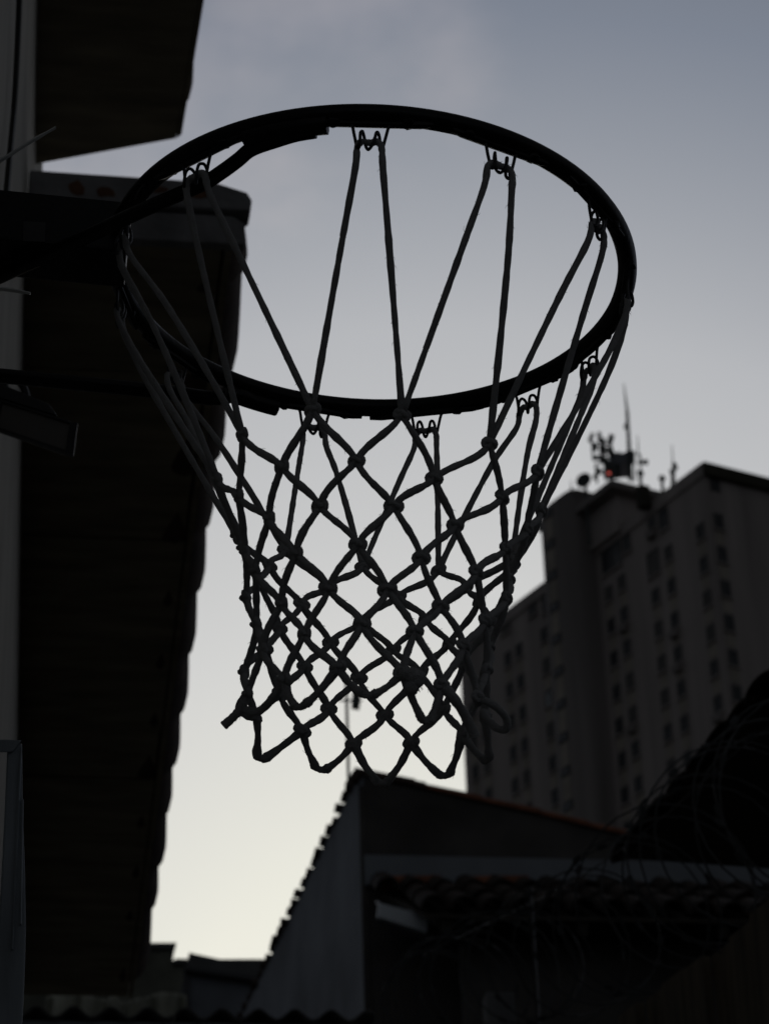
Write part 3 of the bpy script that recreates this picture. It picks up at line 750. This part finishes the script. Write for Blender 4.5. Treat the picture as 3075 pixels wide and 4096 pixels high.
# ================================================================== boundary fence of upright boards, razor wire on top
fa = at_y(2460, 4110, 6.75); fbp = at_y(3090, 3630, 5.7)
fe = thing('board_fence', 'dark fence of upright timber boards in the lower right corner', 'fence', (fa.x, fa.y, 0))
d = fbp-fa; fa2 = fa-d*1.9; fb2 = fbp+d*.35
ld = d.normalized(); tot = (fb2-fa2).length; fdir = Vector((d.x, d.y, 0)).normalized(); fn = Vector((fdir.y, -fdir.x, 0))
if fn.x > 0: fn = -fn
nbd = int(tot/.145)
for i in range(nbd):
    a = fa2+(fb2-fa2)*(i/nbd); b = fa2+(fb2-fa2)*((i+.9)/nbd)
    off = fn*(.008*(i % 3)+random.uniform(0, .012))
    dz = Vector((0, 0, random.uniform(-.012, .01)))
    MB().prism([Vector((a.x, a.y, 0))+off, Vector((b.x, b.y, 0))+off, b+off+dz, a+off+dz], -fn*.022).build('board', 'timber', fe)
# concertina coil
rz = thing('razor_wire', 'coil of razor wire running along the top of the board fence', 'razor wire', tuple(at_y(2600, 3700, 6.6)))
axp = [(at_y(3300, 3150, 5.4), .23), (at_y(3010, 3330, 5.8), .235), (at_y(2700, 3560, 6.4), .225), (at_y(2350, 3760, 7.2), .205), (at_y(2050, 3880, 8.2), .20), (at_y(1840, 3960, 9.0), .20), (at_y(1700, 4020, 9.5), .2)]
cen = smooth_path([p for p, r in axp], 24); rad_ = []
for i in range(len(cen)):
    q = i/24; k = min(int(q), len(axp)-2); rad_.append(axp[k][1]+(axp[k+1][1]-axp[k][1])*(q-k))
turns = 26
hel = []; npt = turns*26
for i in range(npt+1):
    t = i/npt; f = t*(len(cen)-1); k = min(int(f), len(cen)-2)
    p = cen[k].lerp(cen[k+1], f-k); r_ = rad_[k]*(1+.1*math.sin(t*37)+.05*math.sin(t*91))
    ax_ = (cen[k+1]-cen[k]).normalized(); u_ = (Vector((0, 0, 1))-ax_*ax_.z).normalized(); v_ = ax_.cross(u_)
    th = 2*math.pi*turns*t
    hel.append(p+(u_*math.sin(th)+v_*math.cos(th))*r_+ax_*.07*math.sin(th*.5+1))
MB().tube(hel, .0028, 5).build('coil', 'razor', rz, smooth=True)
bb_ = MB()
for i in range(6, len(hel)-6, 4):
    t = (hel[i+1]-hel[i-1]).normalized(); o_ = t.orthogonal().normalized()
    o_ = o_*math.cos(i)+t.cross(o_)*math.sin(i)
    bb_.box(hel[i], t*.013, o_*.008, t.cross(o_)*.001)
stuff(bb_.build('barbs', 'razor', rz))
MB().tube(smooth_path([p+Vector((0, 0, r)) for p, r in axp], 6), .0025, 5).build('line_wire', 'razor', rz)
# pale post the coil is tied to
pp = thing('concrete_post', 'pale concrete post rising inside the razor wire at the bottom', 'post', (at_y(1998, 3970, 8.6).x, 8.6, 0))
pz = at_y(1998, 3968, 8.6)
MB().abox(pz.x-.047, pz.x+.052, 8.6, 8.7, 0, pz.z).build('shaft', 'concrete', pp, bevel=.006)
wp = thing('wire_post', 'thin grey steel post standing in front of the lean-to tiles', 'post', (at_y(2105, 3760, 9.6).x, 9.6, 0))
wz = at_y(2120, 3560, 9.6)
MB().tube([Vector((wz.x, 9.6, 0)), wz], .008, 6).build('tube', 'lamp_body', wp, smooth=True)
MB().ball(wz, .013, nu=8, nv=6).build('cap', 'dark_frame', wp, smooth=True)

# ================================================================== apartment tower
DT = 150.0
def hdist(x, y, d):
    v = ray(x, y); return EYE + v*(d/math.hypot(v.x, v.y))
PC = hdist(*z5(1255, 425), DT)              # top corner
dA = Vector((math.sin(R(-23)), math.cos(R(-23)), 0)); nA = Vector((dA.y, -dA.x, 0))
if nA.y > 0: nA = -nA                       # facade normal towards the viewer
dB = Vector((math.sin(R(70)), math.cos(R(70)), 0))
tw = thing('apartment_tower', 'tall pale apartment tower with rows of small windows on the right', 'apartment building', (PC.x, PC.y, 0))
ZT = PC.z
def onA(x, y):
    P = at_plane(x, y, PC, nA); return (P-PC).dot(dA), P.z
sL = onA(*z5(62, 1700))[0]
print('tower', PC, 'width', sL)
FC = PC+dA*.35; nB = Vector((-dB.y, dB.x, 0))
if nB.dot(dA) > 0: nB = -nB
foot = [FC.copy(), PC+dA*sL, PC+dA*sL+dB*24, FC+dB*24]
foot = [Vector((p.x, p.y, 0)) for p in foot]
MB().prism(foot, (0, 0, ZT-.96)).build('facade', 'tower', tw)
MB().prism([p+Vector((0, 0, ZT-.955)) for p in [foot[0]-dA*.15-dB*.15, foot[1]+dA*.15-dB*.15, foot[1]+dA*.15+dB*.25, foot[0]-dA*.15+dB*.25]], (0, 0, .955)).build('parapet', 'tower', tw)
# right-hand face: overhanging slab, one dark colour on every side
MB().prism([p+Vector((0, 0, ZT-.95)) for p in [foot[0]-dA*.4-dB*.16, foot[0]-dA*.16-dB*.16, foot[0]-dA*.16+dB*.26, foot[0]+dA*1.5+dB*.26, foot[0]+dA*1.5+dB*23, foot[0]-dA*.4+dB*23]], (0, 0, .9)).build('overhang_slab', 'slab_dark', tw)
def window(s, z, ww, hh, name_mat='glass', sill=True, spandrel=0, dA=dA, nA=nA, PC=PC):
    """s along the facade from the corner, z centre; frame, pane and sill stand on the wall plane"""
    c0 = Vector((PC.x, PC.y, 0))+dA*s+Vector((0, 0, z))
    f = MB()
    e = .09
    f.box(c0+dA*(ww/2-e/2)+nA*.03, dA*e/2, nA*.06, Vector((0, 0, hh/2)))
    f.box(c0-dA*(ww/2-e/2)+nA*.03, dA*e/2, nA*.06, Vector((0, 0, hh/2)))
    f.box(c0+Vector((0, 0, hh/2-e/2))+nA*.028, dA*(ww/2-e), nA*.055, Vector((0, 0, e/2)))
    f.box(c0-Vector((0, 0, hh/2-e/2))+nA*.028, dA*(ww/2-e), nA*.055, Vector((0, 0, e/2)))
    f.box(c0+nA*.024, dA*e*.4, nA*.05, Vector((0, 0, hh/2-e)))
    if name_mat == 'glass' and random.random() < .3: name_mat = 'curtain'
    fo = f.build('window', 'win_frame', tw)
    if ww < 1 and random.random() < .16:
        MB().box(c0-Vector((0, 0, hh/2+.45))+nA*.22, dA*.36, nA*.2, Vector((0, 0, .25))).build('cooling_unit', 'tower_core', fo)
    MB().box(c0+nA*.012, dA*(ww/2-e*.9), nA*.01, Vector((0, 0, hh/2-e*.9))).build('pane', name_mat, fo)
    if sill: MB().box(c0-Vector((0, 0, hh/2+.07))+nA*.06, dA*(ww/2+.1), nA*.12, Vector((0, 0, .06))).build('sill', 'tower', fo)
    if spandrel > .2:
        MB().box(c0-Vector((0, 0, hh/2+.16+spandrel/2))+nA*.02, dA*ww/2, nA*.02, Vector((0, 0, spandrel/2))).build('spandrel', 'ochre', tw)
s_a, z_a = onA(*z5(1075, 880)); s_b, z_b = onA(*z5(1175, 1890)); FH = (z_a-z_b)/6
print('floor height', FH)
zmin = CZ+DT*math.tan(R(20.5))
def column(x, y, ww, hh, special=None, n=30, sp=True):
    s, z = onA(*z5(x, y)); k = 0
    while z > zmin and k < n:
        window(s, z, ww, hh, 'sky_glint_pane' if special == k else 'glass', True, (FH-hh-.35) if sp else 0)
        z -= FH; k += 1
W_, H_ = .80, 1.2
for (x, y, ww, hh, sp_) in ((782, 1078, W_, H_, None), (845, 1022, W_, H_, None), (1012, 1090, W_, H_, None), (1075, 880, W_, H_, None), (1232, 772, W_, H_, None), 
                       (465, 1280, W_, H_, 2), (531, 1245, .5, 1.15, None), (286, 1400, W_, H_, None), (341, 1358, W_, H_, None), (112, 1650, W_, H_, None), (168, 1610, W_, H_, None)):
    column(x, y, ww, hh, sp_)
PB = at_plane(*z5(1318, 722), FC, nB); sB = (PB-FC).dot(dB); zB = PB.z
print('B', sB, nB, dB)
while zB > zmin:
    window(max(sB, .55), zB, .72, H_, 'glass', True, FH-H_-.35, dB, nB, FC); zB -= FH
PB = at_plane(*z5(1300, 530), FC, nB); sB = (PB-FC).dot(dB)
MB().box(Vector((FC.x, FC.y, PB.z))+dB*max(sB, .5)+nB*.01, dB*.4, nB*.02, Vector((0, 0, .7))).build('painted_recess', 'dark_frame', tw)  # flat dark box, its colour standing in for the shade of a recess
for (x, y, ww, hh) in ((795, 900, 2.3, 1.9), (870, 832, .9, 1.3), (1000, 925, 1.3, 1.9), (1050, 710, 1.0, 1.6), (994, 732, .8, .9), (490, 1108, 1.7, 1.6), (407, 1150, .9, 1.2), (275, 1235, 1.2, 1.2)):
    s, z = onA(*z5(x, y)); window(s, z, ww, hh, 'glass', True, 0)
# stair core: a rounded shaft standing proud of the facade
zc0 = ZT
sc1, _ = onA(*z5(512, 950)); sc0, _ = onA(*z5(700, 815))
cw = (sc1-sc0)
ctop = None
base = Vector((PC.x, PC.y, 0))
prof = []
for i in range(13):
    a = math.pi*i/12
    e = 5
    cxx = math.copysign(abs(math.cos(a))**(2/e), math.cos(a)); cyy = abs(math.sin(a))**(2/e)
    prof.append(base+dA*((sc0+sc1)/2-.35+cxx*(cw/2-.1))+nA*(cyy*1.9-.2))
vL = at_plane(*z5(500, 592), PC+dA*(sc1)+nA*.6, nA)
print('core', sc0, sc1, 'top', vL.z, ZT)
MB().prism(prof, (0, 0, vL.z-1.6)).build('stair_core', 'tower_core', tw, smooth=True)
MB().prism([p-nA*0 + Vector((0, 0, vL.z-.5)) for p in [base+dA*(sc1+.9)+nA*.3, base+dA*(sc1+.2)+nA*1.0, base+dA*(sc1+.2)-nA*.5, base+dA*(sc1+.9)-nA*.5]], (0, 0, -.0001-.0)) if False else None
lz = at_plane(*z5(478, 740), PC+dA*(sc1+.4)+nA*.4, nA)
MB().box(lz, dA*.55, nA*.5, Vector((0, 0, .38))).build('ledge_box', 'antenna', tw)
y_ = 700
smid, z0 = onA(*z5(590, 700))
zz = z0; k = 0
sm_ = (sc0+sc1)/2+.35
while zz > zmin:
    c0 = base+dA*sm_+nA*1.70+Vector((0, 0, zz))
    fo = MB().box(c0+nA*.02, dA*.55, nA*.05, Vector((0, 0, .30))).build('slot_window', 'dark_frame', tw)
    MB().box(c0+nA*.075, dA*.42, nA*.006, Vector((0, 0, .2))).build('pane', 'glass', fo)
    MB().box(c0-Vector((0, 0, FH/2))+nA*.01, dA*.42, nA*.03, Vector((0, 0, FH/2-.42))).build('strip', 'ochre', tw)
    zz -= FH
# plant room on the roof
pc = hdist(*z5(790, 512), DT+6.0)
plen = (pc-at_plane(*z5(690, 580), pc, nA)).length+2.6
zb = ZT-.6
pf = [pc, pc+dA*(plen), pc+dA*(plen)+dB*12, pc+dB*12]
slab = [Vector((p.x, p.y, pc.z-.5)) for p in pf]
MB().prism(slab, (0, 0, .5)).build('plant_room_slab', 'tower_core', tw)
ins = [pc+dA*.9+dB*.9, pc+dA*(plen-.2)+dB*.9, pc+dA*(plen-.2)+dB*11.4, pc+dA*.9+dB*11.4]
MB().prism([Vector((p.x, p.y, zb)) for p in ins], (0, 0, pc.z-.502-zb)).build('plant_room_wall', 'tower', tw)
dk = hdist(*z5(940, 560), DT+4)
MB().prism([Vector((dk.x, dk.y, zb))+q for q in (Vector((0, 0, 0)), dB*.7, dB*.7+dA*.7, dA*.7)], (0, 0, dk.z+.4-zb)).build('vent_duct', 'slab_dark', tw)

# ---------------- equipment on the tower roof: every antenna a thing of its own
def z8(x, y): return 2300+x*.301, 1500+y*.301
DE = DT+9
PXM = FPX/ (DE/math.cos(R(30)))              # pixels per metre there
def eq(x, y, dd=0): return hdist(*z8(x, y), DE+dd)
def sz(px): return px*.301/PXM
zroof = pc.z
GA = 'antennas on the tower roof'
def pole(b, p, z0, r=.06): b.tube([Vector((p.x, p.y, z0)), p], r, 6)
# tall lattice mast
t = thing('lattice_mast', 'tall tapering lattice mast, highest thing on the tower roof', 'mast', tuple(eq(720, 1380)), GA)
top, mid, bot = eq(645, 110), eq(690, 480), eq(735, 1390)
ux_ = rt.copy(); ux_.z = 0; ux_.normalize(); uy_ = Vector((-ux_.y, ux_.x, 0))
hgt = bot.z; H2 = mid.z
bt = eq(718, 930); wb = sz(36)
corners = [(-1, -1), (1, -1), (1, 1), (-1, 1)]
b = MB()
for sx, sy in corners:
    b.tube([bot+(ux_*sx+uy_*sy)*wb*.5, mid+(ux_*sx+uy_*sy)*wb*.26], .07, 5)
for i in range(16):
    f0, f1 = i/16, (i+1)/16
    for q in range(4):
        c0, c1 = corners[q], corners[(q+1) % 4]
        wa, wb2 = wb*(.5-.24*f0), wb*(.5-.24*f1)
        b.tube([bot.lerp(mid, f0)+(ux_*c0[0]+uy_*c0[1])*wa, bot.lerp(mid, f1)+(ux_*c1[0]+uy_*c1[1])*wb2], .045, 4)
        b.tube([bot.lerp(mid, f1)+(ux_*c0[0]+uy_*c0[1])*wb2, bot.lerp(mid, f1)+(ux_*c1[0]+uy_*c1[1])*wb2], .045, 4)
b.build('lattice', 'antenna', t)
MB().tube([mid, mid.lerp(top, .5), top], [.11, .07, .03], 6).build('whip', 'antenna', t)
for (x, y, ww, hh) in ((688, 520, 34, 60), (690, 655, 42, 60), (660, 690, 22, 40), (716, 905, 36, 70), (700, 780, 30, 70)):
    MB().box(eq(x, y, -.6), ux_*sz(ww)/2, uy_*.15, Vector((0, 0, sz(hh)/2/.85))).build('panel_antenna', 'antenna', t)
# cellular mast with panels and drums
t = thing('cellular_mast', 'crowded mast of panels and drum antennas at left of the roof cabin', 'mast', tuple(eq(400, 1400)), GA)
b = MB()
for x, y0, y1 in ((375, 860, 1400), (270, 1180, 1440), (470, 830, 1380), (215, 830, 1100)):
    b.tube([eq(x+22, y1), eq(x, y0)], .08, 5)
for a_, c_ in (((230, 900), (480, 1010)), ((230, 1110), (480, 1020)), ((260, 1200), (470, 1080)), ((290, 1330), (450, 1210)), ((260, 1230), (450, 1380)), ((240, 960), (480, 890)), ((330, 830), (390, 1000))):
    b.tube([eq(*a_), eq(*c_)], .07, 5)
b.build('frame', 'antenna', t)
for (x, y, ww, hh, tilt) in ((212, 830, 34, 80, -.5), (322, 830, 40, 110, 0), (262, 955, 46, 80, 0), (470, 860, 56, 100, -.35), (375, 895, 44, 80, 0), (470, 1010, 60, 90, .2), (385, 1000, 50, 60, 0), (335, 1000, 26, 60, 0), (400, 1150, 60, 90, .4), (435, 1225, 70, 100, 0), (350, 1130, 40, 60, .3), (290, 1310, 40, 110, -.5)):
    MB().box(eq(x, y, -.4), (ux_+Vector((0, 0, tilt)))*sz(ww)*.62, uy_*.2, (Vector((0, 0, 1))-ux_*tilt)*sz(hh)*.66).build('panel_antenna', 'antenna', t, bevel=.05)
a_, c_ = eq(225, 1115, -.8), eq(345, 1080, -.8)
MB().tube([a_, a_.lerp(c_, .1), a_.lerp(c_, .9), c_], [sz(20), sz(36), sz(30), sz(20)], 12).build('drum', 'antenna', t, smooth=True)
# cabin / sign box on legs
t = thing('roof_cabin', 'dark boxy cabin raised on legs among the roof antennas', 'cabin', tuple(eq(600, 1390)), GA)
MB().prism([eq(x, y, .5) for x, y in ((480, 1165), (485, 1020), (560, 1030), (585, 1000), (600, 1035), (650, 1030), (700, 1000), (775, 1000), (778, 1160), (640, 1160), (590, 1190), (500, 1185))], (0, 2.2, 0)).build('body', 'hoarding', t)
for x, y0, y1, r_ in ((560, 1180, 1370, 26), (595, 1180, 1370, 12), (735, 1150, 1400, 9), (790, 1010, 1410, 11), (520, 1180, 1350, 10)):
    MB().tube([eq(x, y1, .6), eq(x-4, y0, .6)], sz(r_), 6).build('leg', 'antenna', t)
# dishes
def dish(x, y, rpx, label, face, mast_y=None, back=.35):
    t = thing('dish_antenna', label, 'antenna dish', tuple(eq(x, y+rpx)), GA)
    c = eq(x, y, -.5); f = (ux_*face[0]+uy_*face[1]+Vector((0, 0, face[2]))).normalized()
    r_ = sz(rpx)*1.2
    MB().tube([c-f*r_*.6, c-f*r_*.35, c-f*r_*.05, c+f*r_*.12, c+f*r_*.14], [r_*.3, r_*.75, r_, r_, r_*.9], 14).build('reflector', 'antenna', t, smooth=True)
    MB().tube([Vector((c.x, c.y, zroof-3.5))-f*r_*.4, c-f*r_*.4], .12, 6).build('stand', 'antenna', t)
    MB().tube([c+f*r_*.1, c+f*r_*.7], .05, 5).build('feed', 'antenna', t)
dish(866, 1305, 42, 'round dish below the small cross-shaped aerial', (.3, -1, 0))
dish(1158, 1370, 40, 'round dish on a side arm nearest the parapet slope', (.4, -1, .1))
dish(112, 1400, 92, 'largest drum dish on top of the rounded stair core', (-.6, -1, .1))
dish(1290, 1285, 24, 'tiny dish close to the rising parapet', (.5, -1, .2))
MB().tube([eq(1105, 1385), eq(1160, 1375)], sz(16), 8).build('arm', 'antenna', [o for o in bpy.data.objects if o.get('label', '').startswith('round dish on a side arm')][0], smooth=True)
# cross aerial and whips
t = thing('cross_aerial', 'small cross-shaped aerial right of the roof cabin', 'aerial', tuple(eq(872, 1400)), GA)
MB().tube([eq(880, 1400), eq(862, 1060)], .07, 5).build('pole', 'antenna', t)
MB().tube([eq(840, 1155), eq(965, 1155)], sz(11), 6).build('crossbar', 'antenna', t)
for x, h_ in ((855, 60), (905, 46), (945, 66)):
    MB().box(eq(x, 1158, -.3), ux_*sz(20), uy_*.1, Vector((0, 0, sz(h_)/2))).build('element', 'antenna', t)
for (x0, y0, x1, y1, r_, lab) in ((840, 1060, 826, 800, .045, 'thin whip aerial above the small cross-shaped aerial'), (1312, 1400, 1285, 930, .05, 'slender whip aerial leaning above the parapet slope'), (-50, 1520, -60, 1400, .04, 'short spike aerial on the left edge of the stair core'), (745, 1390, 700, 1380, .05, 'stub aerial at the foot of the lattice mast')):
    t = thing('whip_aerial', lab, 'aerial', tuple(eq(x0, y0)), GA)
    MB().tube([eq(x0, y0), eq(x1, y1)], [r_*1.3, r_*.6], 5).build('rod', 'antenna', t)
    MB().tube([eq(x0, y0+12), eq(x0, y0-10)], r_*2.6, 6).build('base', 'antenna', t)
for (x, y, ww, hh) in ((1322, 1215, 44, 80), (1282, 1290, 30, 60)):
    t = thing('roof_antenna', 'blurred panel aerial beside the rising parapet, ' + ('upper one' if y < 1250 else 'lower one'), 'antenna', tuple(eq(x, y+60)), GA)
    MB().box(eq(x, y, -.3), (ux_+Vector((0, 0, .5)))*sz(ww)/2, uy_*.2, (Vector((0, 0, 1))-ux_*.4)*sz(hh)/2).build('panel', 'antenna', t)
    MB().tube([eq(x-6, y+190), eq(x, y)], .06, 5).build('pole', 'antenna', t)
t = thing('beacon_light', 'red warning light glowing among the roof antennas', 'warning light', tuple(eq(445, 1350)))
MB().ball(eq(447, 1305, -2), sz(21), nu=12, nv=8).build('lens', 'beacon', t, smooth=True)
MB().tube([eq(447, 1380, -2), eq(447, 1325, -2)], sz(10), 8).build('base', 'antenna', t)

for o in list(bpy.data.objects):
    if o.parent is None and o.type == 'EMPTY' and not o.children: bpy.data.objects.remove(o)
bpy.context.view_layer.update()
